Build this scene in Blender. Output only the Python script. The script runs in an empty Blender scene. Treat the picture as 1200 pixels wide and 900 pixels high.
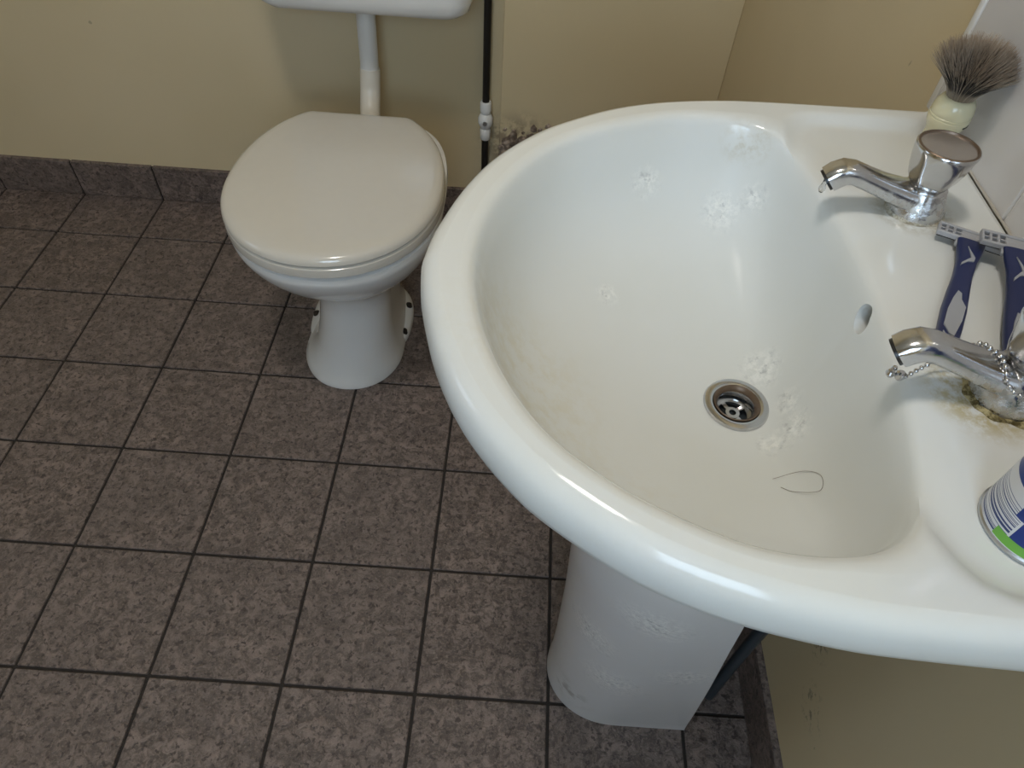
import bpy, bmesh, math, random
from mathutils import Matrix, Vector, noise

random.seed(7)
SC = bpy.context.scene
COL = SC.collection

# ------------------------------------------------------------------ camera
cam_data = bpy.data.cameras.new('camera')
cam = bpy.data.objects.new('camera', cam_data)
COL.objects.link(cam)
RIGHT = Vector((0.9975364, 0.0512851, 0.0478640))
DOWN = Vector((0.0700717, -0.7608171, -0.6451723))
FWD = Vector((0.0033280, 0.6469367, -0.7625364))
m = Matrix.Identity(4)
for i in range(3):
    m[i][0] = RIGHT[i]; m[i][1] = -DOWN[i]; m[i][2] = -FWD[i]
m[0][3], m[1][3], m[2][3] = 1.309062, -1.331421, 1.122410
cam.matrix_world = m
cam_data.sensor_width = 36.0
cam_data.sensor_fit = 'HORIZONTAL'
cam_data.lens = 836.95 / 1200 * 36
cam_data.clip_start = 0.02
SC.camera = cam

# ------------------------------------------------------------------ world, exposure
SC.view_settings.view_transform = 'Standard'
SC.view_settings.look = 'None'
SC.view_settings.gamma = 1.0
SC.view_settings.use_curve_mapping = False
SC.view_settings.exposure = 0.0
world = bpy.data.worlds.new('world')
SC.world = world
world.use_nodes = True
bg = world.node_tree.nodes['Background']
bg.inputs['Color'].default_value = (0.62, 0.78, 1.0, 1)
bg.inputs['Strength'].default_value = 1.2

# room box (metres): x from XL to XR, y from YF to YB
XL, XR, YF, YB, ZC = -0.90, 1.705, -2.30, 0.16, 2.40
XT = 1.690            # face of the splashback tiles

def area_light(name, loc, direction, sx, sy, energy, color):
    d = bpy.data.lights.new(name, 'AREA')
    d.shape = 'RECTANGLE'; d.size = sx; d.size_y = sy
    d.energy = energy; d.color = color
    o = bpy.data.objects.new(name, d)
    COL.objects.link(o)
    o.location = loc
    o.rotation_euler = Vector(direction).to_track_quat('-Z', 'Y').to_euler()
    return o
# daylight through the two windows
WIN_FRONT = (0.80, 1.50, 0.95, 1.85)      # x0 x1 z0 z1 on the wall behind the camera
WIN_LEFT = (-1.15, -0.55, 1.05, 1.65)     # y0 y1 z0 z1 on the left wall
area_light('window_front_offscreen', (0.5 * (WIN_FRONT[0] + WIN_FRONT[1]), YF - 0.012, 0.5 * (WIN_FRONT[2] + WIN_FRONT[3])),
           (0, 1, -0.12), 0.66, 0.86, 12.5, (0.62, 0.81, 1.0))
area_light('window_left_offscreen', (XL - 0.012, 0.5 * (WIN_LEFT[0] + WIN_LEFT[1]), 0.5 * (WIN_LEFT[2] + WIN_LEFT[3])),
           (1, 0, -0.15), 0.56, 0.56, 1.6, (0.74, 0.88, 1.0))
LAMP = (1.05, -1.05, ZC)
LAMP_ENERGY = 8.8

# ------------------------------------------------------------------ material helpers
def new_mat(name):
    mt = bpy.data.materials.new(name)
    mt.use_nodes = True
    nt = mt.node_tree
    return mt, nt, nt.nodes['Principled BSDF']

def N(nt, typ, **kw):
    n = nt.nodes.new(typ)
    for k, v in kw.items():
        setattr(n, k, v)
    return n

def setin(nt, node, key, v):
    if isinstance(v, bpy.types.NodeSocket):
        nt.links.new(v, node.inputs[key])
    else:
        node.inputs[key].default_value = v

def mathn(nt, op, a, b=None, c=None, clamp=False):
    n = N(nt, 'ShaderNodeMath', operation=op); n.use_clamp = clamp
    setin(nt, n, 0, a)
    if b is not None: setin(nt, n, 1, b)
    if c is not None: setin(nt, n, 2, c)
    return n.outputs[0]

def mixc(nt, fac, a, b, mode='MIX'):
    n = N(nt, 'ShaderNodeMix', data_type='RGBA', blend_type=mode)
    setin(nt, n, 0, fac)
    for k, v in ((6, a), (7, b)):
        if not isinstance(v, bpy.types.NodeSocket) and len(v) == 3:
            v = (*v, 1)
        setin(nt, n, k, v)
    return n.outputs[2]

def noise_n(nt, vec, scale, detail=4.0, rough=0.55, dist=0.0):
    n = N(nt, 'ShaderNodeTexNoise')
    setin(nt, n, 'Vector', vec)
    n.inputs['Scale'].default_value = scale
    n.inputs['Detail'].default_value = detail
    n.inputs['Roughness'].default_value = rough
    n.inputs['Distortion'].default_value = dist
    return n.outputs['Fac']

def smooth(nt, v, lo, hi, a=0.0, b=1.0):
    n = N(nt, 'ShaderNodeMapRange', interpolation_type='SMOOTHSTEP')
    setin(nt, n, 'Value', v)
    n.inputs['From Min'].default_value = lo; n.inputs['From Max'].default_value = hi
    n.inputs['To Min'].default_value = a; n.inputs['To Max'].default_value = b
    return n.outputs['Result']

def bump(nt, bs, h, strength, dist=0.002):
    n = N(nt, 'ShaderNodeBump')
    n.inputs['Strength'].default_value = strength
    n.inputs['Distance'].default_value = dist
    nt.links.new(h, n.inputs['Height'])
    nt.links.new(n.outputs[0], bs.inputs['Normal'])

def wpos(nt):
    return N(nt, 'ShaderNodeNewGeometry').outputs['Position']

def ocoord(nt):
    return N(nt, 'ShaderNodeTexCoord').outputs['Object']

def near(nt, pos, p, r0, r1):
    """1 inside r0 of a point, 0 beyond r1"""
    d = N(nt, 'ShaderNodeVectorMath', operation='DISTANCE')
    nt.links.new(pos, d.inputs[0]); d.inputs[1].default_value = p
    return smooth(nt, d.outputs['Value'], r0, r1, 1.0, 0.0)

def plain(name, col, rough=0.4, metal=0.0, coat=0.0):
    mt, nt, bs = new_mat(name)
    nz = noise_n(nt, ocoord(nt), 60, 3)
    c = mixc(nt, mathn(nt, 'MULTIPLY', nz, 0.18), (*col, 1), tuple(x * 0.8 for x in col))
    nt.links.new(c, bs.inputs['Base Color'])
    bs.inputs['Roughness'].default_value = rough
    bs.inputs['Metallic'].default_value = metal
    bs.inputs['Coat Weight'].default_value = coat
    return mt

# ---- walls
def wall_paint(name, col, stains=()):
    mt, nt, bs = new_mat(name)
    p = wpos(nt)
    big = noise_n(nt, p, 1.6, 3)
    c = mixc(nt, smooth(nt, big, 0.3, 0.75), (*col, 1), (col[0] * 0.90, col[1] * 0.89, col[2] * 0.84))
    sp = noise_n(nt, p, 38, 2, 0.4)
    c = mixc(nt, smooth(nt, sp, 0.775, 0.80, 0, 0.4), c, (0.10, 0.08, 0.05))
    for (pt, r0, r1, sc, lo, hi, sc_col, amt) in stains:
        ms = mathn(nt, 'MULTIPLY', near(nt, p, pt, r0, r1), smooth(nt, noise_n(nt, p, sc, 5, 0.65), lo, hi, 0, amt))
        c = mixc(nt, ms, c, sc_col)
    nt.links.new(c, bs.inputs['Base Color'])
    bs.inputs['Roughness'].default_value = 0.62
    bump(nt, bs, noise_n(nt, p, 160, 4), 0.10, 0.001)
    return mt

PAINT = (0.68, 0.570, 0.375)
M = {}
M['paint'] = wall_paint('cream_paint', PAINT, stains=[
    ((1.29, 0.12, 0.22), 0.05, 0.12, 30, 0.40, 0.56, (0.17, 0.12, 0.085), 0.7)])
M['paint_right'] = wall_paint('cream_paint_right', PAINT, stains=[
    ((1.70, -0.99, 0.28), 0.01, 0.035, 120, 0.50, 0.62, (0.09, 0.07, 0.05), 0.6),
    ((1.70, -1.05, 0.22), 0.01, 0.04, 110, 0.54, 0.62, (0.09, 0.07, 0.05), 0.6)])
M['ceiling'] = wall_paint('ceiling_paint', (0.78, 0.76, 0.70))

# ---- floor tiles
def tile_mat(name, dirt=True, gain=1.0):
    mt, nt, bs = new_mat(name)
    p = wpos(nt)
    oi = N(nt, 'ShaderNodeObjectInfo').outputs['Random']
    off = N(nt, 'ShaderNodeCombineXYZ')
    nt.links.new(mathn(nt, 'MULTIPLY', oi, 37.0), off.inputs[0])
    nt.links.new(mathn(nt, 'MULTIPLY', oi, 91.0), off.inputs[1])
    v = N(nt, 'ShaderNodeVectorMath', operation='ADD')
    nt.links.new(p, v.inputs[0]); nt.links.new(off.outputs[0], v.inputs[1])
    q = v.outputs[0]
    a = noise_n(nt, q, 16, 6, 0.6, 0.6)
    b = noise_n(nt, q, 60, 6, 0.75, 0.8)
    f = noise_n(nt, q, 260, 3, 0.6)
    c = mixc(nt, smooth(nt, a, 0.32, 0.70), (0.178, 0.139, 0.127), (0.282, 0.219, 0.195))
    c = mixc(nt, smooth(nt, b, 0.42, 0.60, 0.05, 1.0), (0.092, 0.070, 0.062), c)
    c = mixc(nt, smooth(nt, f, 0.50, 0.72, 0, 0.5), c, (0.34, 0.275, 0.235))
    hue = mathn(nt, 'MULTIPLY', oi, 0.25)
    c = mixc(nt, hue, c, (0.17, 0.138, 0.128))
    g = noise_n(nt, q, 115, 4, 0.6, 0.3)
    c = mixc(nt, smooth(nt, g, 0.545, 0.64, 0, 0.85), c, (0.050, 0.038, 0.035))
    if gain != 1.0:
        c = mixc(nt, 1.0, c, (gain, gain, gain), 'MULTIPLY')
    if dirt:
        ms = mathn(nt, 'MULTIPLY', near(nt, p, (1.655, -0.94, 0.0), 0.06, 0.17), smooth(nt, noise_n(nt, p, 60, 5, 0.7), 0.54, 0.60, 0, 0.8))
        c = mixc(nt, ms, c, (0.03, 0.022, 0.018))
    nt.links.new(c, bs.inputs['Base Color'])
    setin(nt, bs, 'Roughness', smooth(nt, b, 0.3, 0.7, 0.42, 0.62))
    h = mathn(nt, 'ADD', mathn(nt, 'MULTIPLY', a, 0.5), b)
    bump(nt, bs, h, 0.8, 0.004)
    return mt
M['tile'] = tile_mat('mottled_brown_tile')
M['skirt'] = tile_mat('mottled_brown_skirting_tile', dirt=False)
def grout_mat():
    mt, nt, bs = new_mat('dark_grout')
    c = mixc(nt, noise_n(nt, wpos(nt), 70, 4), (0.016, 0.013, 0.012), (0.040, 0.032, 0.027))
    nt.links.new(c, bs.inputs['Base Color'])
    bs.inputs['Roughness'].default_value = 0.9
    return mt
M['grout'] = grout_mat()

# ---- glazed ceramics
def ceramic(name, col, spots=(), film=0.0, extra=None, rough=0.12, dull=None):
    """spots: (point, radius) of dried soap splashes; film: overall dull smears"""
    mt, nt, bs = new_mat(name)
    p = wpos(nt)
    c = mixc(nt, smooth(nt, noise_n(nt, p, 7, 3), 0.35, 0.7, 0, 0.35), (*col, 1), (col[0] * 0.94, col[1] * 0.93, col[2] * 0.88))
    r = smooth(nt, noise_n(nt, p, 25, 4), 0.4, 0.8, rough, rough + film)
    hgt = None
    if spots:
        msk = None
        for pt, rad in spots:
            d = near(nt, p, pt, 0.0, rad * 1.25)
            msk = d if msk is None else mathn(nt, 'MAXIMUM', msk, d)
        n1 = noise_n(nt, p, 170, 5, 0.7)
        n2 = noise_n(nt, p, 120, 4, 0.65)
        wh = mathn(nt, 'MULTIPLY', msk, smooth(nt, n1, 0.42, 0.62, 0, 0.75))
        dk = mathn(nt, 'MULTIPLY', msk, smooth(nt, n2, 0.54, 0.70, 0, 0.65))
        c = mixc(nt, wh, c, (0.88, 0.88, 0.85))
        c = mixc(nt, dk, c, (0.30, 0.31, 0.33))
        r = mathn(nt, 'MAXIMUM', r, mathn(nt, 'MULTIPLY', msk, 0.26))
        hgt = mathn(nt, 'MULTIPLY', msk, n1)
    if extra:
        c = extra(nt, p, c)
    nt.links.new(c, bs.inputs['Base Color'])
    bs.inputs['Coat Weight'].default_value = 0.3
    if dull:                       # worn, filmed glaze in the bowl
        d = dull(nt, p)
        r = mathn(nt, 'ADD', r, mathn(nt, 'MULTIPLY', d, 0.125))
        bs.inputs['Coat Weight'].default_value = 0.0
    setin(nt, bs, 'Roughness', r)
    bs.inputs['Coat Roughness'].default_value = 0.06
    bs.inputs['Specular IOR Level'].default_value = 0.5
    if dull:
        setin(nt, bs, 'Specular IOR Level', mathn(nt, 'SUBTRACT', 0.5, mathn(nt, 'MULTIPLY', d, 0.42)))
    if hgt is not None:
        bump(nt, bs, hgt, 0.5, 0.002)
    return mt

BOWL_SPOTS = [((1.4215, -0.7578, 0.746), 0.017), ((1.4965, -0.762, 0.7233), 0.021), ((1.5227, -0.764, 0.742), 0.016), ((1.391, -0.851, 0.689), 0.012),
              ((1.5282, -0.906, 0.6656), 0.022), ((1.538, -0.977, 0.676), 0.020), ((1.523, -0.986, 0.664), 0.014), ((1.54, -0.950, 0.675), 0.016)]   # where soap dried
PED_SPOTS = [((1.423, -1.011, 0.309), 0.042), ((1.467, -1.054, 0.446), 0.045), ((1.462, -1.030, 0.202), 0.046), ((1.532, -1.047, 0.286), 0.038)]
M['white_plastic'] = plain('white_plastic', (0.78, 0.78, 0.77), 0.28)
M['cream_plastic'] = plain('cream_plastic', (0.76, 0.72, 0.64), 0.35)
M['lid'] = plain('toilet_lid_plastic', (0.66, 0.625, 0.565), 0.16, coat=0.4)
M['pan'] = ceramic('toilet_glaze', (0.80, 0.80, 0.80), rough=0.10)
M['black_pipe'] = plain('black_pipe', (0.012, 0.011, 0.010), 0.38)
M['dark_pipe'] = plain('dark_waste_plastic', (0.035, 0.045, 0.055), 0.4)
M['wall_tile'] = ceramic('white_wall_tile', (0.66, 0.635, 0.63), rough=0.14)
M['trim'] = plain('white_tile_trim', (0.86, 0.85, 0.83), 0.3)
M['sealant'] = plain('stained_sealant', (0.46, 0.42, 0.36), 0.6)
M['hole'] = plain('dark_hole', (0.02, 0.014, 0.010), 0.8)

def chrome_mat(name, tint=(0.60, 0.60, 0.61)):
    mt, nt, bs = new_mat(name)
    p = ocoord(nt)
    z = N(nt, 'ShaderNodeSeparateXYZ'); nt.links.new(p, z.inputs[0])
    low = smooth(nt, z.outputs[2], 0.004, 0.026, 1.0, 0.10)
    n1 = noise_n(nt, p, 140, 5, 0.7)
    ms = mathn(nt, 'MULTIPLY', low, smooth(nt, n1, 0.44, 0.62, 0, 0.85))
    c = mixc(nt, ms, (*tint, 1), (0.52, 0.50, 0.44))
    nt.links.new(c, bs.inputs['Base Color'])
    setin(nt, bs, 'Metallic', mathn(nt, 'SUBTRACT', 1.0, mathn(nt, 'MULTIPLY', ms, 0.9)))
    setin(nt, bs, 'Roughness', mathn(nt, 'ADD', 0.16, mathn(nt, 'MULTIPLY', ms, 0.6)))
    bump(nt, bs, mathn(nt, 'MULTIPLY', n1, low), 0.5, 0.0015)
    return mt
M['chrome'] = chrome_mat('tarnished_chrome')
M['chrome_clean'] = plain('bright_chrome', (0.62, 0.62, 0.63), 0.17, 1.0)
M['steel'] = plain('dull_steel', (0.50, 0.50, 0.50), 0.30, 1.0)
M['brass'] = plain('worn_brown_ring', (0.17, 0.12, 0.085), 0.35, 0.6)

# ------------------------------------------------------------------ mesh helpers
def mesh_obj(name, V, F, mat, parent=None, origin=None, smooth_sh=True, mats=None, fm=None):
    """V in world coordinates unless origin == 'local' (then local to the parent)"""
    me = bpy.data.meshes.new(name)
    if origin == 'local':
        off = Vector((0, 0, 0)); loc = (0, 0, 0)
    elif parent is not None:
        off = Vector(parent['_o']) if '_o' in parent.keys() else Vector((0, 0, 0)); loc = (0, 0, 0)
    else:
        xs = [v[0] for v in V]; ys = [v[1] for v in V]; zs = [v[2] for v in V]
        off = Vector(((min(xs) + max(xs)) / 2, (min(ys) + max(ys)) / 2, min(zs)))
        loc = off
    me.from_pydata([tuple(Vector(v) - off) for v in V], [], F)
    bm = bmesh.new(); bm.from_mesh(me)
    bmesh.ops.recalc_face_normals(bm, faces=bm.faces)
    bm.to_mesh(me); bm.free()
    for mt in (mats or [mat]):
        me.materials.append(mt)
    if fm:
        for i, k in enumerate(fm): me.polygons[i].material_index = k
    if smooth_sh:
        me.polygons.foreach_set('use_smooth', [True] * len(me.polygons))
        me.set_sharp_from_angle(angle=math.radians(38))
    o = bpy.data.objects.new(name, me)
    COL.objects.link(o)
    o.location = loc
    if parent is not None:
        o.parent = parent
        o['_o'] = tuple(off) if origin != 'local' else (0, 0, 0)
    else:
        o['_o'] = tuple(off)
    return o

def thing(name, label, cat, loc=(0, 0, 0), rot=(0, 0, 0), group=None):
    o = bpy.data.objects.new(name, None)
    COL.objects.link(o)
    o.empty_display_size = 0.05
    o.location = loc; o.rotation_euler = rot
    o['_o'] = tuple(loc)
    return tag(o, label, cat, group)

def tag(o, label=None, cat=None, group=None, kind=None):
    if label: o['label'] = label
    if cat: o['category'] = cat
    if group: o['group'] = group
    if kind: o['kind'] = kind
    return o

def box(x0, x1, y0, y1, z0, z1):
    V = [(x, y, z) for x in (x0, x1) for y in (y0, y1) for z in (z0, z1)]
    F = [(0, 1, 3, 2), (4, 6, 7, 5), (0, 4, 5, 1), (2, 3, 7, 6), (0, 2, 6, 4), (1, 5, 7, 3)]
    return V, F

def bevel_box(x0, x1, y0, y1, z0, z1, b, seg=2):
    bm = bmesh.new()
    V, F = box(x0, x1, y0, y1, z0, z1)
    vs = [bm.verts.new(v) for v in V]
    for f in F: bm.faces.new([vs[i] for i in f])
    bmesh.ops.bevel(bm, geom=bm.edges[:], offset=b, segments=seg, profile=0.5, affect='EDGES')
    bm.verts.index_update()
    V = [tuple(v.co) for v in bm.verts]; F = [[v.index for v in f.verts] for f in bm.faces]
    bm.free()
    return V, F

def loft(rings, cap0=True, cap1=True, closed=False):
    V = []; F = []
    n = len(rings[0])
    for r in rings: V += [tuple(p) for p in r]
    k = len(rings)
    for i in range(k if closed else k - 1):
        a = i * n; b = ((i + 1) % k) * n
        for j in range(n):
            j2 = (j + 1) % n
            F.append((a + j, a + j2, b + j2, b + j))
    if not closed:
        if cap0: F.append(tuple(reversed(range(n))))
        if cap1: F.append(tuple(range((k - 1) * n, k * n)))
    return V, F

def lathe(profile, c=(0, 0, 0), n=40, axis='z', cap0=True, cap1=True):
    rings = []
    for r, h in profile:
        ring = []
        for j in range(n):
            a = 2 * math.pi * j / n
            if axis == 'z': ring.append((c[0] + r * math.cos(a), c[1] + r * math.sin(a), c[2] + h))
            elif axis == 'x': ring.append((c[0] + h, c[1] + r * math.cos(a), c[2] + r * math.sin(a)))
            else: ring.append((c[0] + r * math.cos(a), c[1] + h, c[2] + r * math.sin(a)))
        rings.append(ring)
    return loft(rings, cap0, cap1)

def tube(path, rad, n=12, caps=True):
    """path: list of points; rad: number or list"""
    P = [Vector(p) for p in path]
    rings = []
    up = Vector((0, 0, 1))
    prev = None
    for i, p in enumerate(P):
        t = (P[min(i + 1, len(P) - 1)] - P[max(i - 1, 0)]).normalized()
        if prev is None:
            a = t.cross(up)
            if a.length < 1e-3: a = t.cross(Vector((1, 0, 0)))
            a.normalize()
        else:
            a = (prev - t * prev.dot(t)).normalized()
        prev = a
        b = t.cross(a).normalized()
        r = rad[i] if isinstance(rad, (list, tuple)) else rad
        rings.append([p + a * (r * math.cos(2 * math.pi * j / n)) + b * (r * math.sin(2 * math.pi * j / n)) for j in range(n)])
    return loft(rings, caps, caps)

def bez(pts, n=8):
    """Catmull-Rom through points"""
    P = [Vector(p) for p in pts]
    P = [P[0] * 2 - P[1]] + P + [P[-1] * 2 - P[-2]]
    out = []
    for i in range(1, len(P) - 2):
        for k in range(n):
            t = k / n
            a, b, c, d = P[i - 1], P[i], P[i + 1], P[i + 2]
            out.append(0.5 * ((2 * b) + (c - a) * t + (2 * a - 5 * b + 4 * c - d) * t * t + (3 * b - a - 3 * c + d) * t ** 3))
    out.append(P[-2])
    return out

def merge(*VF):
    V = []; F = []
    for v, f in VF:
        o = len(V)
        V += list(v); F += [tuple(i + o for i in g) for g in f]
    return V, F

def xform(VF, mat):
    return [tuple(mat @ Vector(v)) for v in VF[0]], VF[1]

def interp(tab, x):
    if x <= tab[0][0]: return tab[0][1]
    for (x0, y0), (x1, y1) in zip(tab, tab[1:]):
        if x <= x1: return y0 + (y1 - y0) * (x - x0) / (x1 - x0)
    return tab[-1][1]

def loop_offset(L, d):
    """move a ccw xy loop inward by d"""
    n = len(L); out = []
    for i in range(n):
        a = Vector(L[i - 1]); b = Vector(L[i]); c = Vector(L[(i + 1) % n])
        t = (c - a).normalized()
        nrm = Vector((-t.y, t.x))
        out.append((b.x + nrm.x * d, b.y + nrm.y * d))
    return out

def slab(L, prof, dome=0.0, ncap=5):
    """L ccw xy loop, prof list of (inset, z) from bottom to top; closes the top with a soft dome"""
    rings = []
    for ins, z in prof:
        rings.append([(x, y, z) for x, y in loop_offset(L, ins)])
    top = rings[-1]
    cx = sum(p[0] for p in top) / len(top); cy = sum(p[1] for p in top) / len(top)
    for k in range(1, ncap):
        t = k / ncap
        rings.append([(cx + (p[0] - cx) * (1 - t), cy + (p[1] - cy) * (1 - t), p[2] + dome * (1 - (1 - t) ** 2)) for p in top])
    return loft(rings)

# ------------------------------------------------------------------ the setting
def struct(name, VF, mat, parent=None, label=None):
    o = mesh_obj(name, VF[0], VF[1], mat, parent, smooth_sh=False)
    if parent is None: o['kind'] = 'structure'
    if label: o['label'] = label
    return o

T = 0.2; G = 0.0024
floor = struct('floor', box(XL, XR, YF, YB, -0.05, -0.0035), M['grout'], label='floor of mottled brown tiles with dark grout')
floor['category'] = 'floor'
def tile_piece(name, V, F, mat, parent):
    o = mesh_obj(name, V, F, mat, parent, smooth_sh=False)
    return o
SHARED = {}
def shared_box(name, key, x0, x1, y0, y1, z0, z1, b, mat, parent):
    """a bevelled piece that shares its mesh with alike ones"""
    dims = (round(x1 - x0, 4), round(y1 - y0, 4), round(z1 - z0, 4), key)
    if dims not in SHARED:
        V, F = bevel_box(-(x1 - x0) / 2, (x1 - x0) / 2, -(y1 - y0) / 2, (y1 - y0) / 2, -(z1 - z0) / 2, (z1 - z0) / 2, b, 1)
        me = bpy.data.meshes.new(name)
        me.from_pydata(V, [], F)
        me.materials.append(mat)
        SHARED[dims] = me
    o = bpy.data.objects.new(name, SHARED[dims])
    COL.objects.link(o)
    c = Vector(((x0 + x1) / 2, (y0 + y1) / 2, (z0 + z1) / 2))
    if parent is not None:
        o.parent = parent
        c = c - Vector(parent['_o'])
    o.location = c
    return o

xe = [XL + 0.0] + [T * k for k in range(-4, 9)] + [XR]
ye = [YB] + [-T * k for k in range(0, 12)] + [YF]
for i in range(len(xe) - 1):
    for j in range(len(ye) - 1):
        x0, x1, y1, y0 = xe[i], xe[i + 1], ye[j], ye[j + 1]
        if x1 - x0 < 0.02 or y1 - y0 < 0.02: continue
        dz = random.uniform(-0.0004, 0.0004)
        shared_box('floor_tile', 'floor', x0 + G, x1 - G, y0 + G, y1 - G, -0.012 + dz, 0.0 + dz, 0.0012, M['tile'], floor)

def plane_wall(name, x0, x1, y0, y1, z0, z1, mat, label):
    o = struct(name, box(x0, x1, y0, y1, z0, z1), mat, label=label)
    o['category'] = 'wall' if name.startswith('wall') else name.split('_')[0]
    return o

wall_back = plane_wall('wall_back', XL - 0.1, XR + 0.1, YB, YB + 0.1, -0.05, ZC, M['paint'], 'cream painted wall behind the toilet')
box_panel = struct('wall_boxing', bevel_box(1.247, XR, 0.12, YB - 0.0005, -0.004, ZC, 0.002, 1), M['paint'], label='shallow cream painted pipe boxing beside the toilet')
box_panel['category'] = 'wall'
wall_right = plane_wall('wall_right', XR, XR + 0.1, YF - 0.1, YB, -0.05, ZC, M['paint_right'], 'cream painted wall carrying the wash basin')
ceil = plane_wall('ceiling', XL - 0.1, XR + 0.1, YF - 0.1, YB + 0.1, ZC, ZC + 0.1, M['ceiling'], 'plain off white ceiling')

def holed_wall_y(name, y0, y1, x0, x1, hx0, hx1, hz0, hz1, mat, label):
    parts = [box(x0, hx0, y0, y1, -0.05, ZC), box(hx1, x1, y0, y1, -0.05, ZC), box(hx0, hx1, y0, y1, -0.05, hz0), box(hx0, hx1, y0, y1, hz1, ZC)]
    o = struct(name, merge(*parts), mat, label=label); o['category'] = 'wall'
    return o
def holed_wall_x(name, x0, x1, y0, y1, hy0, hy1, hz0, hz1, mat, label):
    parts = [box(x0, x1, y0, hy0, -0.05, ZC), box(x0, x1, hy1, y1, -0.05, ZC), box(x0, x1, hy0, hy1, -0.05, hz0), box(x0, x1, hy0, hy1, hz1, ZC)]
    o = struct(name, merge(*parts), mat, label=label); o['category'] = 'wall'
    return o
wall_front = holed_wall_y('wall_front', YF - 0.1, YF, XL - 0.1, XR, *WIN_FRONT, M['paint'], 'cream painted wall with a frosted window')
wall_left = holed_wall_x('wall_left', XL - 0.1, XL, YF, YB, *WIN_LEFT, M['paint'], 'cream painted wall with a small frosted window')

def glass_mat():
    mt, nt, bs = new_mat('frosted_glass')
    bs.inputs['Base Color'].default_value = (0.9, 0.95, 1, 1)
    bs.inputs['Transmission Weight'].default_value = 1.0
    setin(nt, bs, 'Roughness', smooth(nt, noise_n(nt, wpos(nt), 90, 3), 0.3, 0.7, 0.25, 0.4))
    return mt
M['glass'] = glass_mat()

def window(name, axis, a0, a1, z0, z1, plane):
    w = 0.035
    def bx(p0, p1, q0, q1, d0, d1):
        return bevel_box(p0, p1, d0, d1, q0, q1, 0.003, 1) if axis == 'y' else bevel_box(d0, d1, p0, p1, q0, q1, 0.003, 1)
    d0, d1 = plane - 0.075, plane - 0.02
    fr = merge(bx(a0, a1, z0, z0 + w, d0, d1), bx(a0, a1, z1 - w, z1, d0, d1), bx(a0, a0 + w, z0 + w, z1 - w, d0, d1), bx(a1 - w, a1, z0 + w, z1 - w, d0, d1))
    o = mesh_obj(name, *fr, M['white_plastic'], smooth_sh=False)
    tag(o, 'white framed frosted window', 'window', kind='structure')
    mesh_obj('window_pane', *bx(a0 + w, a1 - w, z0 + w, z1 - w, d0 + 0.02, d0 + 0.026), M['glass'], o, smooth_sh=False)
    mesh_obj('window_sill', *bx(a0 - 0.02, a1 + 0.02, z0 - 0.02, z0, plane - 0.02, plane + 0.03), M['white_plastic'], o, smooth_sh=False)
    return o
window('window_1', 'y', *WIN_FRONT, YF)['label'] = 'white framed frosted window in the wall facing the toilet'
window('window_2', 'x', *WIN_LEFT, XL)['label'] = 'small white framed frosted window in the left wall'

# skirting tiles
SK = 0.094
bb = struct('baseboard_back', box(XL, 1.247, YB - 0.006, YB, -0.003, SK - 0.003), M['grout'], label='row of brown skirting tiles along the back wall')
bb['category'] = 'skirting'
for i in range(len(xe) - 1):
    x0, x1 = xe[i], min(xe[i + 1], 1.247)
    if x1 - x0 < 0.02: continue
    shared_box('skirting_tile', 'sb', x0 + G, x1 - G, YB - 0.010, YB + 0.001, 0.001, SK, 0.001, M['skirt'], bb)
bx_ = struct('baseboard_boxing', box(1.247, XR, 0.114, 0.121, -0.003, SK - 0.003), M['grout'], label='brown skirting tiles at the foot of the pipe boxing')
bx_['category'] = 'skirting'
for x0, x1 in ((1.247, 1.4), (1.4, 1.6), (1.6, XR - 0.01)):
    shared_box('skirting_tile', 'sx', x0 + G, x1 - G, 0.110, 0.121, 0.001, SK, 0.001, M['skirt'], bx_)
br = struct('baseboard_right', box(XR - 0.006, XR, YF, 0.12, -0.003, SK - 0.003), M['grout'], label='row of brown skirting tiles along the basin wall')
br['category'] = 'skirting'
yr = [0.11] + [0.09 - T * k for k in range(1, 12)] + [YF]
for j in range(len(yr) - 1):
    y1, y0 = yr[j], yr[j + 1]
    if y1 - y0 < 0.02: continue
    shared_box('skirting_tile', 'sr', XR - 0.010, XR + 0.001, y0 + G * 0.6, y1 - G * 0.6, 0.001, SK, 0.001, M['skirt'], br)

# splashback tiles on the right wall
WT = 0.174
for r in range(2):
    for k in range(4):
        y1 = -0.672 - k * WT; z0 = 0.790 + r * WT
        shared_box('wall_tile', 'wt', XT, XR + 0.001, y1 - WT + 0.001, y1 - 0.001, z0 + 0.001, z0 + WT - 0.001, 0.0015, M['wall_tile'], wall_right)
mesh_obj('tile_backing', *box(XT + 0.002, XR + 0.001, -0.672 - 4 * WT, -0.672, 0.790, 0.790 + 2 * WT), M['trim'], wall_right, smooth_sh=False)
mesh_obj('tile_trim', *bevel_box(XT - 0.001, XR + 0.001, -0.6725, -0.663, 0.790, 0.790 + 2 * WT, 0.002), M['trim'], wall_right)

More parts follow.
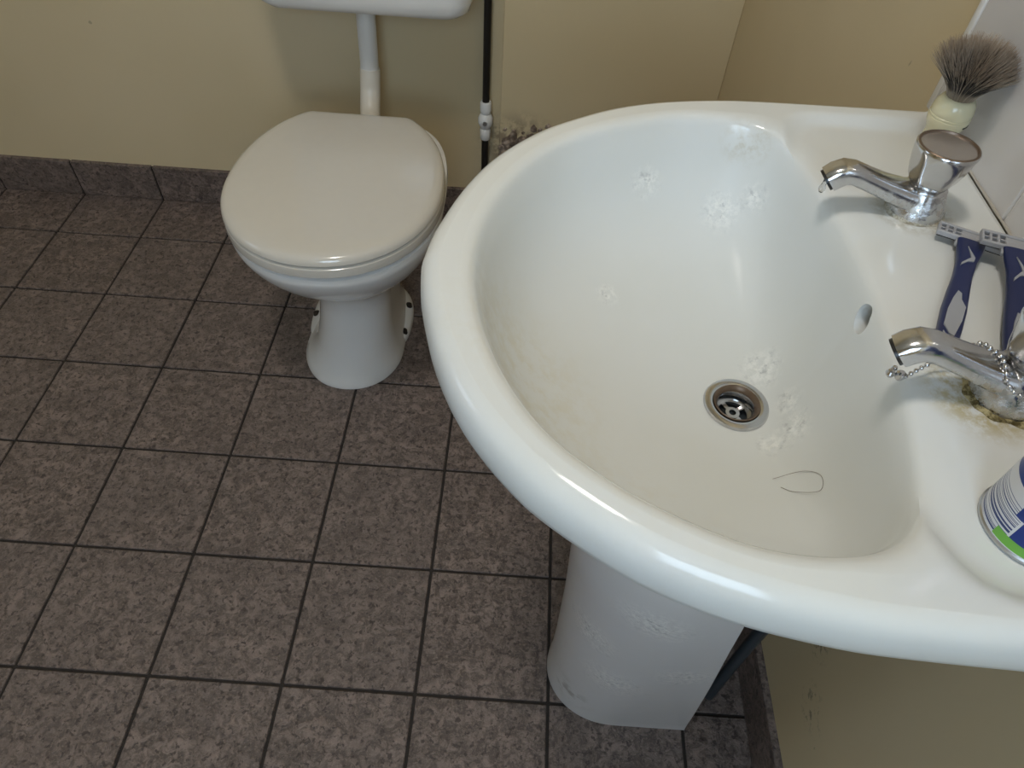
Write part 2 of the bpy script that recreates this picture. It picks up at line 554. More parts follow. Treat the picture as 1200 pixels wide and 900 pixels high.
# crumbling plaster at the foot of the boxing
def crumbs():
    rnd = random.Random(3)
    VF = ([], [])
    for k in range(46):
        cx = 1.252 + rnd.random() ** 1.4 * 0.17
        cz = 0.285 + (cx - 1.25) * 0.22 - rnd.random() ** 0.8 * 0.09
        s = rnd.uniform(0.005, 0.014)
        bm = bmesh.new(); bmesh.ops.create_icosphere(bm, subdivisions=1, radius=s)
        for v in bm.verts:
            v.co *= rnd.uniform(0.7, 1.25); v.co.y *= 0.5
            v.co += Vector((cx, 0.119, cz))
        bm.verts.index_update()
        VF = merge(VF, ([tuple(v.co) for v in bm.verts], [tuple(v.index for v in f.verts) for f in bm.faces])); bm.free()
    return VF
def crumb_mat():
    mt, nt, bs = new_mat('crumbling_plaster')
    n1 = noise_n(nt, wpos(nt), 45, 4, 0.6)
    c = mixc(nt, smooth(nt, n1, 0.40, 0.62), (0.13, 0.095, 0.072), (0.44, 0.35, 0.28))
    nt.links.new(c, bs.inputs['Base Color']); bs.inputs['Roughness'].default_value = 0.9
    return mt
pl = mesh_obj('crumbling_plaster', *crumbs(), crumb_mat(), box_panel, smooth_sh=False)
pl['kind'] = 'stuff'; pl['label'] = 'patch of dirty crumbling plaster'

# ------------------------------------------------------------------ toilet
TX = 0.997
def lid_loop(grow=0.0, cut=-0.109, n=88):
    cy = -0.325; a = 0.1795 + grow; bf = 0.206 + grow; bb_ = 0.249 + grow
    pts = []
    for k in range(n):
        t = 2 * math.pi * k / n
        c, s = math.cos(t), math.sin(t)
        x = a * math.copysign(abs(c) ** 0.96, c)
        y = (bb_ if s > 0 else bf) * math.copysign(abs(s) ** 0.96, s)
        y = min(y, cut - cy)
        pts.append((TX + x, cy + y))
    return pts
toilet = thing('toilet', 'white toilet with closed lid and narrow pedestal foot', 'toilet', (TX - 0.01, -0.28, 0.0))
def pan_section(z, hw, yf, yb, pf=2.1, pb=3.0, n=72, cx=TX):
    cy = yf + hw * 1.15 if yf + hw * 1.15 < (yf + yb) / 2 else (yf + yb) / 2
    pts = []
    for k in range(n):
        t = 2 * math.pi * k / n
        c, s = math.cos(t), math.sin(t)
        p = pf if s < 0 else pb
        x = hw * math.copysign(abs(c) ** (2 / p), c)
        y = ((cy - yf) if s < 0 else (yb - cy)) * math.copysign(abs(s) ** (2 / p), s)
        pts.append((cx + x, cy + y, z))
    return pts
PAN = [(0.0, 0.101, -0.424, -0.085, TX - 0.018), (0.008, 0.101, -0.424, -0.085, TX - 0.018), (0.018, 0.095, -0.419, -0.09, TX - 0.016),
       (0.035, 0.086, -0.411, -0.10, TX - 0.012), (0.065, 0.077, -0.401, -0.11, TX - 0.008), (0.11, 0.071, -0.392, -0.11, TX - 0.004), (0.16, 0.068, -0.386, -0.11, TX),
       (0.196, 0.070, -0.386, -0.10, TX), (0.222, 0.086, -0.400, -0.09, TX), (0.248, 0.112, -0.428, -0.08, TX), (0.280, 0.138, -0.462, -0.07, TX),
       (0.312, 0.158, -0.493, -0.06, TX), (0.342, 0.171, -0.514, -0.05, TX), (0.362, 0.1765, -0.524, -0.045, TX), (0.374, 0.178, -0.527, -0.045, TX),
       (0.380, 0.176, -0.525, -0.047, TX), (0.3828, 0.170, -0.519, -0.05, TX), (0.3832, 0.150, -0.500, -0.07, TX)]
rings = [pan_section(z, hw, yf, yb, cx=cx) for z, hw, yf, yb, cx in PAN]
pan = mesh_obj('pan', *loft(rings), M['pan'], toilet)
pan['label'] = 'white ceramic pan'
# floor flange with screw holes
fl = [(TX - 0.018 + 0.108 * math.copysign(abs(math.cos(t)) ** 0.8, math.cos(t)), -0.225 + 0.12 * math.copysign(abs(math.sin(t)) ** 0.8, math.sin(t)))
      for t in [2 * math.pi * k / 64 for k in range(64)]]
flange = mesh_obj('foot_flange', *slab(fl, [(0.0, 0.0), (0.0, 0.010), (0.003, 0.016), (0.012, 0.021), (0.026, 0.034)], 0.01), M['pan'], pan)
for (hx, hy, hz) in ((1.074, -0.190, 0.016), (1.075, -0.268, 0.014), (0.882, -0.235, 0.016)):
    mesh_obj('screw_hole', *lathe([(0.0001, 0.006), (0.004, 0.0058), (0.0075, 0.004), (0.008, -0.004)], (hx, hy, hz + 0.003), 16), M['hole'], pan)  # raised dark discs, their colour stands for the shade inside the holes
# outlet behind the pan
mesh_obj('outlet', *tube(bez([(TX, -0.13, 0.19), (TX, -0.03, 0.20), (TX, 0.06, 0.17), (TX, 0.165, 0.17)], 6), 0.05, 24), M['white_plastic'], toilet)
def seat_ring():
    L = lid_loop(0.0005, -0.109)
    cx, cy = TX, -0.335
    inner = [(cx + (x - cx) * 0.62, cy + (y - cy) * 0.62) for x, y in L]
    R = []
    for ins, z in ((0.004, 0.3885), (0.0005, 0.3915), (0.0, 0.399), (0.0010, 0.406), (0.006, 0.4095)):
        R.append([(x, y, z) for x, y in loop_offset(L, ins)])
    R.append([(x, y, 0.4095) for x, y in inner]); R.append([(x, y, 0.3885) for x, y in inner])
    return loft(R, closed=True)
seat = mesh_obj('seat', *seat_ring(), M['lid'], toilet)
for bx0, by0 in ((-0.13, -0.40), (0.13, -0.40), (-0.13, -0.20), (0.13, -0.20)):
    mesh_obj('seat_buffer', *lathe([(0.008, 0.0), (0.008, 0.007)], (TX + bx0, by0, 0.3822), 12), M['cream_plastic'], seat)
lid = mesh_obj('lid', *slab(lid_loop(), [(0.007, 0.4100), (0.002, 0.4110), (0.0, 0.4140), (0.0010, 0.4195), (0.0045, 0.4245), (0.011, 0.4275), (0.02, 0.4288)], 0.003, 8), M['lid'], toilet)
for s in (-1, 1):
    mesh_obj('hinge', *bevel_box(TX + s * 0.066 - 0.018, TX + s * 0.066 + 0.018, -0.128, -0.104, 0.387, 0.409, 0.004), M['lid'], toilet)

# cistern with flush pipe
cistern = thing('cistern', 'white low level cistern on the wall above the toilet', 'cistern', (TX, 0.07, 0.548))
def rrect(x0, x1, y0, y1, r, n=8):
    pts = []
    for cx, cy, a0 in ((x1 - r, y1 - r, 0), (x0 + r, y1 - r, 90), (x0 + r, y0 + r, 180), (x1 - r, y0 + r, 270)):
        for k in range(n + 1):
            a = math.radians(a0 + 90 * k / n)
            pts.append((cx + r * math.cos(a), cy + r * math.sin(a)))
    return pts
CR = []
for z, ins in ((0.556, 0.052), (0.557, 0.035), (0.562, 0.016), (0.572, 0.005), (0.59, 0.0), (0.70, -0.006), (0.86, -0.012)):
    CR.append([(x, y, z) for x, y in rrect(0.805 + ins, 1.195 - ins, -0.025 + ins * 0.7, 0.160, 0.035 - min(0, ins) * 0.5)])
mesh_obj('tank', *loft(CR), M['pan'], cistern)
mesh_obj('tank_lid', *slab(rrect(0.784, 1.216, -0.045, 0.160, 0.04), [(0.004, 0.858), (0.0, 0.864), (0.0, 0.884), (0.005, 0.892), (0.02, 0.897)], 0.006), M['pan'], cistern)
lev = mesh_obj('flush_lever', *merge(lathe([(0.012, 0.0), (0.012, -0.02), (0.009, -0.024)], (1.14, -0.033, 0.80), 20, 'y'), bevel_box(1.055, 1.15, -0.062, -0.054, 0.792, 0.808, 0.003)), M['chrome_clean'], cistern)
PX = 0.984
flush = thing('flush_pipe', 'white plastic flush pipe running from the cistern down to the toilet pan', 'pipe', (PX, 0.085, 0.32))
fp = mesh_obj('pipe', *tube(bez([(PX, 0.085, 0.57), (PX - 0.002, 0.085, 0.50), (PX - 0.004, 0.083, 0.42), (PX - 0.006, 0.075, 0.37), (PX - 0.004, 0.045, 0.335), (TX - 0.005, 0.0, 0.322), (TX - 0.003, -0.06, 0.32)], 8), 0.0185, 24), M['white_plastic'], flush)
mesh_obj('pipe_nut', *lathe([(0.026, 0.0), (0.030, 0.004), (0.030, 0.022), (0.026, 0.026)], (PX, 0.085, 0.531), 24), M['white_plastic'], flush)
mesh_obj('pipe_sleeve', *tube(bez([(PX - 0.0035, 0.0835, 0.415), (PX - 0.006, 0.075, 0.37), (PX - 0.004, 0.045, 0.335), (TX - 0.005, 0.0, 0.322)], 8), 0.0205, 24), M['cream_plastic'], flush)

# black supply pipe with white valve
SX, SY = 1.2145, 0.138
sp = thing('supply_pipe', 'thin black water pipe with a white inline valve beside the toilet', 'pipe', (SX, SY, 0.0))
mesh_obj('pipe', *tube([(SX, SY, -0.004), (SX, SY, 0.5)] + [(SX - 0.008 + 0.008 * math.cos(a), SY - 0.058 * (1 - math.cos(a)), 0.80 + 0.03 * math.sin(a)) for a in [math.pi / 2 * k / 6 for k in range(7)]] + [(1.206, SY - 0.058, 0.83)], 0.0078, 14), M['black_pipe'], sp)
vb = mesh_obj('valve', *lathe([(0.0105, 0.0), (0.012, 0.002), (0.012, 0.022), (0.010, 0.026), (0.013, 0.032), (0.0165, 0.040), (0.0165, 0.050), (0.013, 0.058), (0.010, 0.061), (0.0115, 0.064), (0.0125, 0.068), (0.0125, 0.086), (0.011, 0.089)], (SX, SY, 0.243), 28), M['white_plastic'], sp)
mesh_obj('valve_screw', *lathe([(0.0055, 0.002), (0.005, -0.0015), (0.002, -0.0015)], (SX, SY - 0.0165, 0.288), 14, 'y'), M['steel'], vb)

# ------------------------------------------------------------------ wash basin
BY = -0.942; BC = (1.43, BY); ZR = 0.800
DR = (1.502, -0.943, 0.657)
OUT = [(1.240, 0.0), (1.2425, 0.022), (1.247, 0.044), (1.260, 0.088), (1.28, 0.131), (1.31, 0.171), (1.339, 0.197), (1.385, 0.2265), (1.433, 0.2445), (1.486, 0.2545), (1.53, 0.2575), (1.61, 0.2585), (1.6905, 0.2585)]
INN = [(1.278, 0.0), (1.2795, 0.025), (1.287, 0.062), (1.304, 0.105), (1.331, 0.146), (1.365, 0.175), (1.400, 0.195), (1.436, 0.209), (1.468, 0.2135), (1.500, 0.2105), (1.522, 0.200), (1.536, 0.182), (1.546, 0.152), (1.554, 0.11), (1.561, 0.06), (1.564, 0.0)]
def closed_loop(tab, corner=False):
    up = [Vector((x, h)) for x, h in tab]
    sm = bez([(p.x, p.y, 0) for p in up], 8)
    half = [(p.x, p.y) for p in sm]
    if corner: half.append((tab[-1][0], 0.0))
    return half
def radial(half):
    """angle (0 = toward +x) -> radius about BC for the upper half outline"""
    cx = BC[0]
    def fn(th):
        th = abs((th + math.pi) % (2 * math.pi) - math.pi)
        d = Vector((math.cos(th), math.sin(th)))
        best = None
        for (x0, y0), (x1, y1) in zip(half, half[1:]):
            ax, ay, bx2, by2 = x0 - cx, y0, x1 - cx, y1
            den = d.x * (by2 - ay) - d.y * (bx2 - ax)
            if abs(den) < 1e-12: continue
            t = (ax * (by2 - ay) - ay * (bx2 - ax)) / den
            u = (ax * d.y - ay * d.x) / den
            if t > 0 and -1e-6 <= u <= 1 + 1e-6:
                best = t if best is None else max(best, t)
        return best if best else 0.1
    return fn
r_out = radial(closed_loop(OUT, True)); r_in = radial(closed_loop(INN))
ca = math.atan2(0.2585, 1.6905 - BC[0])
NEAR = 0.975
angs = sorted(set([round(2 * math.pi * k / 224 - math.pi, 6) for k in range(224)] + [round(ca, 6), round(-ca, 6), round(ca - 0.012, 6), round(ca + 0.012, 6), round(-ca - 0.012, 6), round(-ca + 0.012, 6)]))
RO = [r_out(a) * (1 - (1 - NEAR) * max(0.0, -math.sin(a)) ** 2) for a in angs]; RI = [r_in(a) for a in angs]
BK = [max(0.0, min(1.0, (math.cos(a) - 0.25) / 0.4)) for a in angs]
def bowl_f(s):
    return 0.15 * s + 0.43 * s ** 2.1 + 0.42 * s ** 11
def sstep(a, b, x):
    t = max(0.0, min(1.0, (x - a) / (b - a))); return t * t * (3 - 2 * t)
def deck_drop(x, y):
    """shallow sunken shelf that carries the taps"""
    dx = x - 1.537; dy = 0.229 - abs(y - BY)
    rc = 0.042
    if dx < rc and dy < rc:
        d = rc - math.hypot(rc - dx, rc - dy)
    else:
        d = min(dx, dy)
    return -0.0075 * sstep(-0.007, 0.007, d)
def backness(a, k):
    x = BC[0] + RO[k] * math.cos(a)
    return 1.0 if x > 1.686 else 0.0
rings = []
def P(a, r): return BC[0] + r * math.cos(a), BC[1] + r * math.sin(a)
ZI = 0.792
# drain tube bottom to top
for z in (0.618, 0.640, 0.653):
    rings.append([(DR[0] + 0.0215 * math.cos(a), DR[1] + 0.0215 * math.sin(a), z) for a in angs])
NB = 40
for i in range(NB + 1):
    s = i / NB
    ring = []
    for k, a in enumerate(angs):
        ix, iy = P(a, RI[k] - 0.004)
        x0, y0 = DR[0] + 0.0225 * math.cos(a), DR[1] + 0.0225 * math.sin(a)
        x, y = x0 + (ix - x0) * s, y0 + (iy - y0) * s
        ring.append((x, y, DR[2] + (ZI - 0.004 + deck_drop(ix, iy) - DR[2]) * bowl_f(s)))
    rings.append(ring)
for off, dz in ((-0.0022, 0.0), (-0.0008, 0.0035), (0.0015, 0.0060), (0.0045, 0.0074), (0.009, 0.008)):
    ring = []
    for k, a in enumerate(angs):
        x, y = P(a, RI[k] + (off * (1 + 2.2 * BK[k]) if off > 0 else off))
        ring.append((x, y, ZI + dz + deck_drop(x, y)))
    rings.append(ring)
ND = 26
for i in range(1, ND + 1):
    t = i / ND
    ring = []
    for k, a in enumerate(angs):
        r0 = RI[k] + 0.009 * (1 + 2.2 * BK[k]); r1 = RO[k] - (0.0135 if not backness(a, k) else 0.004)
        x, y = P(a, r0 + (r1 - r0) * t)
        ring.append((x, y, ZR - 0.0006 * t + deck_drop(x, y)))
    rings.append(ring)
for off, z in ((-0.0085, 0.7975), (-0.0045, 0.7945), (-0.0018, 0.790), (-0.0004, 0.784), (0.0, 0.777), (-0.0006, 0.768), (-0.003, 0.760), (-0.008, 0.7545), (-0.016, 0.752), (-0.028, 0.751)):
    ring = []
    for k, a in enumerate(angs):
        q = backness(a, k)
        x, y = P(a, RO[k] + (off if not q else max(off * 0.25, -0.004)))
        ring.append((x, y, z + (deck_drop(x, y) * sstep(0.78, 0.7975, z))))
    rings.append(ring)
for s in (0.97, 0.94, 0.88, 0.8, 0.7, 0.6, 0.5, 0.4, 0.3, 0.2, 0.1):
    ring = []
    for k, a in enumerate(angs):
        ix, iy = P(a, RI[k] + 0.004)
        x0, y0 = DR[0] + 0.034 * math.cos(a), DR[1] + 0.034 * math.sin(a)
        x, y = x0 + (ix - x0) * s, y0 + (iy - y0) * s
        z = min(0.7505, DR[2] + (ZI - DR[2]) * bowl_f(min(1.0, s)) - 0.030)
        if s > 0.9: z = min(z, 0.745)
        ring.append((x, y, z))
    rings.append(ring)
rings.append([(DR[0] + 0.034 * math.cos(a), DR[1] + 0.034 * math.sin(a), 0.618) for a in angs])
basin = thing('wash_basin', 'white ceramic wash basin with stained bowl and chrome plughole', 'basin', (1.46, BY, 0.618))
BV, BF = loft(rings, closed=True)

def basin_stain(nt, p, c):
    # yellowed lime round the taps, tide mark under the far rim, dull film in the bowl
    for pt, r0, r1, col, amt, sc, lo, hi in (
            ((1.620, -0.840, 0.795), 0.020, 0.040, (0.40, 0.36, 0.26), 0.75, 90, 0.36, 0.62),
            ((1.608, -1.031, 0.793), 0.022, 0.048, (0.42, 0.33, 0.12), 0.85, 80, 0.34, 0.60),
            ((1.505, -0.745, 0.785), 0.006, 0.030, (0.46, 0.40, 0.28), 0.45, 75, 0.42, 0.66),
            ((1.33, -0.99, 0.745), 0.02, 0.11, (0.62, 0.59, 0.48), 0.65, 60, 0.40, 0.66),
            ((1.40, -1.09, 0.745), 0.02, 0.10, (0.64, 0.60, 0.50), 0.55, 60, 0.42, 0.66)):
        ms = mathn(nt, 'MULTIPLY', near(nt, p, pt, r0, r1), smooth(nt, noise_n(nt, p, sc, 5, 0.7), lo, hi, 0, amt))
        c = mixc(nt, ms, c, col)
    return c
def bowl_dull(nt, p):
    z = N(nt, 'ShaderNodeSeparateXYZ'); nt.links.new(p, z.inputs[0])
    return smooth(nt, z.outputs[2], 0.780, 0.7995, 1.0, 0.0)
BASIN_COL = (0.69, 0.705, 0.695)
M['basin'] = ceramic('basin_glaze', BASIN_COL, BOWL_SPOTS, film=0.03, extra=basin_stain, rough=0.105, dull=bowl_dull)
body = mesh_obj('bowl', BV, BF, M['basin'], basin)
# overflow hole cut into the back of the bowl
cm = bpy.data.meshes.new('overflow_cutter')
cv, cf = lathe([(1.0, 0.0), (1.0, 0.085)], (0, 0, 0), 28, 'x')
cv = [(1.550 + x, -0.9500 + y * 0.0100, 0.7730 - x * 0.09 + z * 0.0120) for x, y, z in cv]
cm.from_pydata([tuple(Vector(v) - Vector(basin['_o'])) for v in cv], [], cf)
co = bpy.data.objects.new('overflow_cutter', cm); COL.objects.link(co); co.parent = basin
md = body.modifiers.new('cut', 'BOOLEAN'); md.operation = 'DIFFERENCE'; md.object = co; md.solver = 'EXACT'
bpy.context.view_layer.update()
dg = bpy.context.evaluated_depsgraph_get()
nm = bpy.data.meshes.new_from_object(body.evaluated_get(dg))
body.modifiers.clear()
if len(nm.vertices) > 5000:
    body.data = nm
    nm.polygons.foreach_set('use_smooth', [True] * len(nm.polygons))
    nm.set_sharp_from_angle(angle=math.radians(50))
bpy.data.objects.remove(co); bpy.data.meshes.remove(cm)

# waste: chrome flange, cup and grid
waste = mesh_obj('plughole', *lathe([(0.0145, -0.016), (0.0150, -0.006), (0.0165, 0.0005), (0.019, 0.0032), (0.0235, 0.0042), (0.0268, 0.0034), (0.0280, 0.0016), (0.0276, 0.0)], (DR[0], DR[1], DR[2]), 48, cap0=False, cap1=False), M['chrome_clean'], basin)
waste['label'] = 'chrome plughole flange'
mesh_obj('worn_ring', *lathe([(0.0158, 0.0), (0.0166, 0.0022), (0.0192, 0.0044), (0.0198, 0.0042)], (DR[0], DR[1], DR[2]), 48, cap0=False, cap1=False), M['brass'], waste)
def grid():
    VF = ([], [])
    z0, z1 = DR[2] - 0.013, DR[2] - 0.0105
    R0 = lathe([(0.0125, z0), (0.0125, z1), (0.0152, z1), (0.0152, z0)], (DR[0], DR[1], 0), 36, cap0=False, cap1=False)
    R1 = lathe([(0.0030, z0), (0.0030, z1 + 0.001), (0.0060, z1 + 0.001), (0.0060, z0)], (DR[0], DR[1], 0), 24, cap0=False, cap1=False)
    VF = merge(R0, R1)
    for k in range(4):
        a = math.radians(35 + 90 * k)
        b = box(0.0055, 0.0130, -0.0018, 0.0018, z0, z1 + 0.0005)
        VF = merge(VF, xform(b, Matrix.Translation((DR[0], DR[1], 0)) @ Matrix.Rotation(a, 4, 'Z')))
    return VF
mesh_obj('plughole_grid', *grid(), M['chrome_clean'], waste)
mesh_obj('drain_well', *lathe([(0.0212, 0.640), (0.0212, 0.619), (0.0001, 0.6185)], (DR[0], DR[1], 0), 28, cap0=False), M['dark_pipe'], waste)  # dark pipe colour also stands in for the shade down the drain
# lime crust collars round the taps, sealant along the wall
def crust(c, r, n=64, seed=1):
    rr = random.Random(seed)
    rings = []
    for pr, pz in ((0.0, 0.0), (0.35, 0.5), (0.7, 0.35), (1.0, 0.0)):
        ring = []
        for j in range(n):
            a = 2 * math.pi * j / n
            w = 0.0045 + 0.004 * noise.noise((math.cos(a) * 2.5 + seed * 5, math.sin(a) * 2.5, pr))
            ring.append((c[0] + (r - 0.002 + w * pr) * math.cos(a), c[1] + (r - 0.002 + w * pr) * math.sin(a), c[2] + pz * 0.005 * (1 + 0.8 * noise.noise((math.cos(a) * 6, math.sin(a) * 6 + seed, pr * 3)))))
        rings.append(ring)
    return loft(rings, False, False)
def crust_mat(name, c1, c2):
    mt, nt, bs = new_mat(name)
    n1 = noise_n(nt, wpos(nt), 220, 5, 0.7)
    nt.links.new(mixc(nt, smooth(nt, n1, 0.38, 0.62), c1, c2), bs.inputs['Base Color'])
    bs.inputs['Roughness'].default_value = 0.8
    bump(nt, bs, n1, 0.8, 0.002)
    return mt
TAP1 = (1.6215, -0.839); TAP2 = (1.617, -1.033); ZD = 0.7935
mesh_obj('lime_crust', *crust((*TAP1, ZD - 0.001), 0.0215, seed=1), crust_mat('grey_lime', (0.30, 0.27, 0.20), (0.62, 0.60, 0.52)), basin)['label'] = 'grey lime crust'
mesh_obj('lime_crust', *crust((*TAP2, ZD - 0.001), 0.0225, seed=2), crust_mat('yellow_lime', (0.10, 0.075, 0.02), (0.50, 0.42, 0.22)), basin)['label'] = 'yellow brown lime crust'
mesh_obj('sealant', *tube([(1.6893, -0.69 - 0.002 * k, ZD - 0.001) for k in range(0, 255, 6)], [0.0012 + 0.0005 * noise.noise((k * 0.7, 0, 0)) for k in range(0, 255, 6)], 8), M['sealant'], basin)

# pedestal (open backed shell)
ped = None
def ped_sec(z, xf, hw, xb, n=40):
    pts = []
    L = xb - xf
    a = min(L * 0.80, hw * 1.25)
    for k in range(n + 1):
        t = math.pi * k / n
        pts.append((xf + a - a * math.sin(t) ** 0.9, BY - hw * math.cos(t), z))
    pts = [(xb, BY - hw * 1.0, z)] + pts + [(xb, BY + hw * 1.0, z)]
    th = 0.012
    inner = [(xb, BY + hw - th, z)] + [(xf + a - (a - th) * math.sin(math.pi * k / n) ** 0.9, BY + (hw - th) * math.cos(math.pi * k / n), z) for k in range(n + 1)] + [(xb, BY - hw + th, z)]
    return pts + inner
PSEC = [(0.0, 1.397, 0.083, 1.602), (0.012, 1.397, 0.083, 1.601), (0.03, 1.399, 0.084, 1.599), (0.1, 1.400, 0.089, 1.592), (0.25, 1.398, 0.102, 1.573), (0.4, 1.392, 0.115, 1.552), (0.5, 1.386, 0.125, 1.538), (0.58, 1.400, 0.126, 1.530), (0.645, 1.42, 0.122, 1.53)]
PED_MAT = None
def ped_mat():
    def ex(nt, p, c):
        ms = mathn(nt, 'MULTIPLY', near(nt, p, (1.425, -1.0, 0.06), 0.0, 0.05), smooth(nt, noise_n(nt, p, 40, 4, 0.6), 0.45, 0.62, 0, 0.6))
        return mixc(nt, ms, c, (0.30, 0.27, 0.25))
    return ceramic('pedestal_glaze', (0.66, 0.665, 0.68), PED_SPOTS, film=0.02, extra=ex, rough=0.23)
ped = mesh_obj('basin_pedestal', *loft([ped_sec(*s) for s in PSEC]), ped_mat())
tag(ped, 'white ceramic pedestal under the wash basin, splashed with soap', 'pedestal')
# trap and pipes behind the pedestal
trap = thing('waste_trap', 'dark waste pipe and trap hidden behind the basin pedestal', 'pipe', (1.55, BY, 0.40))
mesh_obj('tailpipe', *tube([(DR[0], DR[1], 0.64), (DR[0], DR[1], 0.50)], 0.018, 18), M['dark_pipe'], trap)
mesh_obj('trap_cup', *lathe([(0.020, 0.0), (0.030, 0.006), (0.031, 0.04), (0.033, 0.045), (0.033, 0.07), (0.031, 0.075), (0.031, 0.10), (0.02, 0.11)], (DR[0], DR[1], 0.40), 28), M['dark_pipe'], trap)
mesh_obj('waste_arm', *tube(bez([(DR[0], DR[1], 0.47), (1.56, BY, 0.47), (1.64, BY, 0.465), (1.712, BY, 0.46)], 5), 0.017, 18), M['dark_pipe'], trap)
for s in (-1, 1):
    o = tag(mesh_obj('tap_supply_pipe', *tube(bez([(1.645, BY + s * 0.03, -0.004), (1.645, BY + s * 0.03, 0.25), (1.642, BY + s * 0.045, 0.5), (1.628, BY + s * 0.085, 0.66), (1.622, BY + s * 0.098, 0.752)], 6), 0.008, 12), M['dark_pipe'], None),
        'dark supply pipe rising behind the pedestal to the tap ' + ('with the bead chain' if s < 0 else 'beside the shaving brush'), 'pipe', 'tap supply pipes')

# ------------------------------------------------------------------ taps
def make_tap(name, label, loc, rotz, hrot, group):
    t = thing(name, label, 'tap', loc, (0, 0, rotz), group)
    L = 'local'
    b = mesh_obj('tap_body', *lathe([(0.0215, -0.006), (0.0222, 0.0015), (0.0215, 0.0045), (0.0195, 0.010), (0.0175, 0.016), (0.016, 0.0205), (0.012, 0.023), (0.0105, 0.029)], (0, 0, 0), 40), M['chrome'], t, L)
    # spout: rounded-square sections
    secs = [((-0.004, 0, 0.0105), 0.0165, 0.0105, 0.15), ((-0.018, 0, 0.0140), 0.0142, 0.0092, 0.30), ((-0.034, 0, 0.0195), 0.0118, 0.0082, 0.38), ((-0.050, 0, 0.0255), 0.0104, 0.0078, 0.36),
            ((-0.0615, 0, 0.0298), 0.0100, 0.0080, 0.12), ((-0.0685, 0, 0.0304), 0.0101, 0.0088, -0.28), ((-0.0745, 0, 0.0272), 0.0100, 0.0092, -0.62), ((-0.0790, 0, 0.0230), 0.0096, 0.0090, -0.72)]
    R = []
    for c, hw, hh, slope in secs:
        d = Vector((-math.cos(slope), 0, math.sin(slope))); up = Vector((math.sin(slope), 0, math.cos(slope)))
        ring = []
        for k in range(28):
            a = 2 * math.pi * k / 28
            cu, su = math.cos(a), math.sin(a)
            e = 2 / 2.9
            ring.append(Vector(c) + Vector((0, 1, 0)) * hw * math.copysign(abs(cu) ** e, cu) + up * hh * math.copysign(abs(su) ** e, su))
        R.append(ring)
    sp_ = mesh_obj('spout', *loft(R), M['chrome'], t, L)
    c, hw, hh, slope = secs[-1]
    d = Vector((-math.cos(slope), 0, math.sin(slope)))
    ring_m = Matrix.Translation(Vector(c) + d * 0.0005) @ d.to_track_quat('Z', 'Y').to_matrix().to_4x4()
    mesh_obj('outlet_ring', *xform(lathe([(0.0086, -0.001), (0.0086, 0.0016), (0.0066, 0.0016), (0.006, -0.0005), (0.0001, -0.0005)], (0, 0, 0), 24), ring_m), M['black_pipe'], sp_, L)
    # faceted headwheel
    R = []
    NS = 60
    for z, r, poly in ((0.0225, 0.0125, 0.2), (0.024, 0.0150, 0.6), (0.029, 0.0178, 1.0), (0.036, 0.0202, 1.0), (0.043, 0.0218, 0.85), (0.049, 0.0228, 0.45), (0.0525, 0.0231, 0.12), (0.0545, 0.0230, 0.0), (0.0555, 0.0224, 0.0), (0.0555, 0.0208, 0.0), (0.0545, 0.0203, 0.0)):
        ring = []
        for k in range(NS):
            a = 2 * math.pi * k / NS
            sec = math.pi / 3
            q = (a + sec / 2) % sec - sec / 2
            pr = r * (0.905 / math.cos(q)) if poly else r
            pr = min(pr, r * 1.0)
            rr = r * (1 - poly) + pr * poly
            ring.append((rr * math.cos(a + hrot), rr * math.sin(a + hrot), z))
        R.append(ring)
    h = mesh_obj('tap_handle', *loft(R, True, False), M['chrome_clean'], t, L)
    mesh_obj('handle_cap', *lathe([(0.0203, 0.0535), (0.0203, 0.0546), (0.012, 0.0552), (0.0001, 0.0554)], (0, 0, 0), 36, cap0=False), M['cap'], h, L)
    mesh_obj('cap_ring', *lathe([(0.0200, 0.0545), (0.0206, 0.0560), (0.0214, 0.0561), (0.0222, 0.0555)], (0, 0, 0), 40, cap0=False, cap1=False), M['brass'], h, L)
    # small grub screw boss between spout and handle
    return t
M['cap'] = plain('grey_cap', (0.42, 0.38, 0.35), 0.22, 0.7)
tap1 = make_tap('basin_tap', 'chrome tap beside the shaving brush, a drop at its spout', (*TAP1, ZD), math.radians(3), math.radians(8), 'chrome basin taps')
tap2 = make_tap('basin_tap', 'chrome tap with a bead chain round it and yellow crust at its base', (*TAP2, ZD + 0.006), math.radians(-2), math.radians(20), 'chrome basin taps')

# drop hanging from the first spout
def water_mat():
    mt, nt, bs = new_mat('water')
    bs.inputs['Transmission Weight'].default_value = 1.0
    bs.inputs['IOR'].default_value = 1.33
    setin(nt, bs, 'Roughness', smooth(nt, noise_n(nt, ocoord(nt), 5, 1), 0, 1, 0.0, 0.04))
    return mt
dl = Matrix.Translation((*TAP1, ZD)) @ Matrix.Rotation(math.radians(3), 4, 'Z') @ Vector((-0.0805, 0, 0.0195))
drop = mesh_obj('water_drop', *lathe([(0.0001, -0.0085), (0.0016, -0.0078), (0.0026, -0.0058), (0.0027, -0.0040), (0.0020, -0.0018), (0.0014, 0.0012), (0.0016, 0.003)], tuple(dl), 16), water_mat())
tag(drop, 'clear water drop hanging from the tap spout', 'water drop')

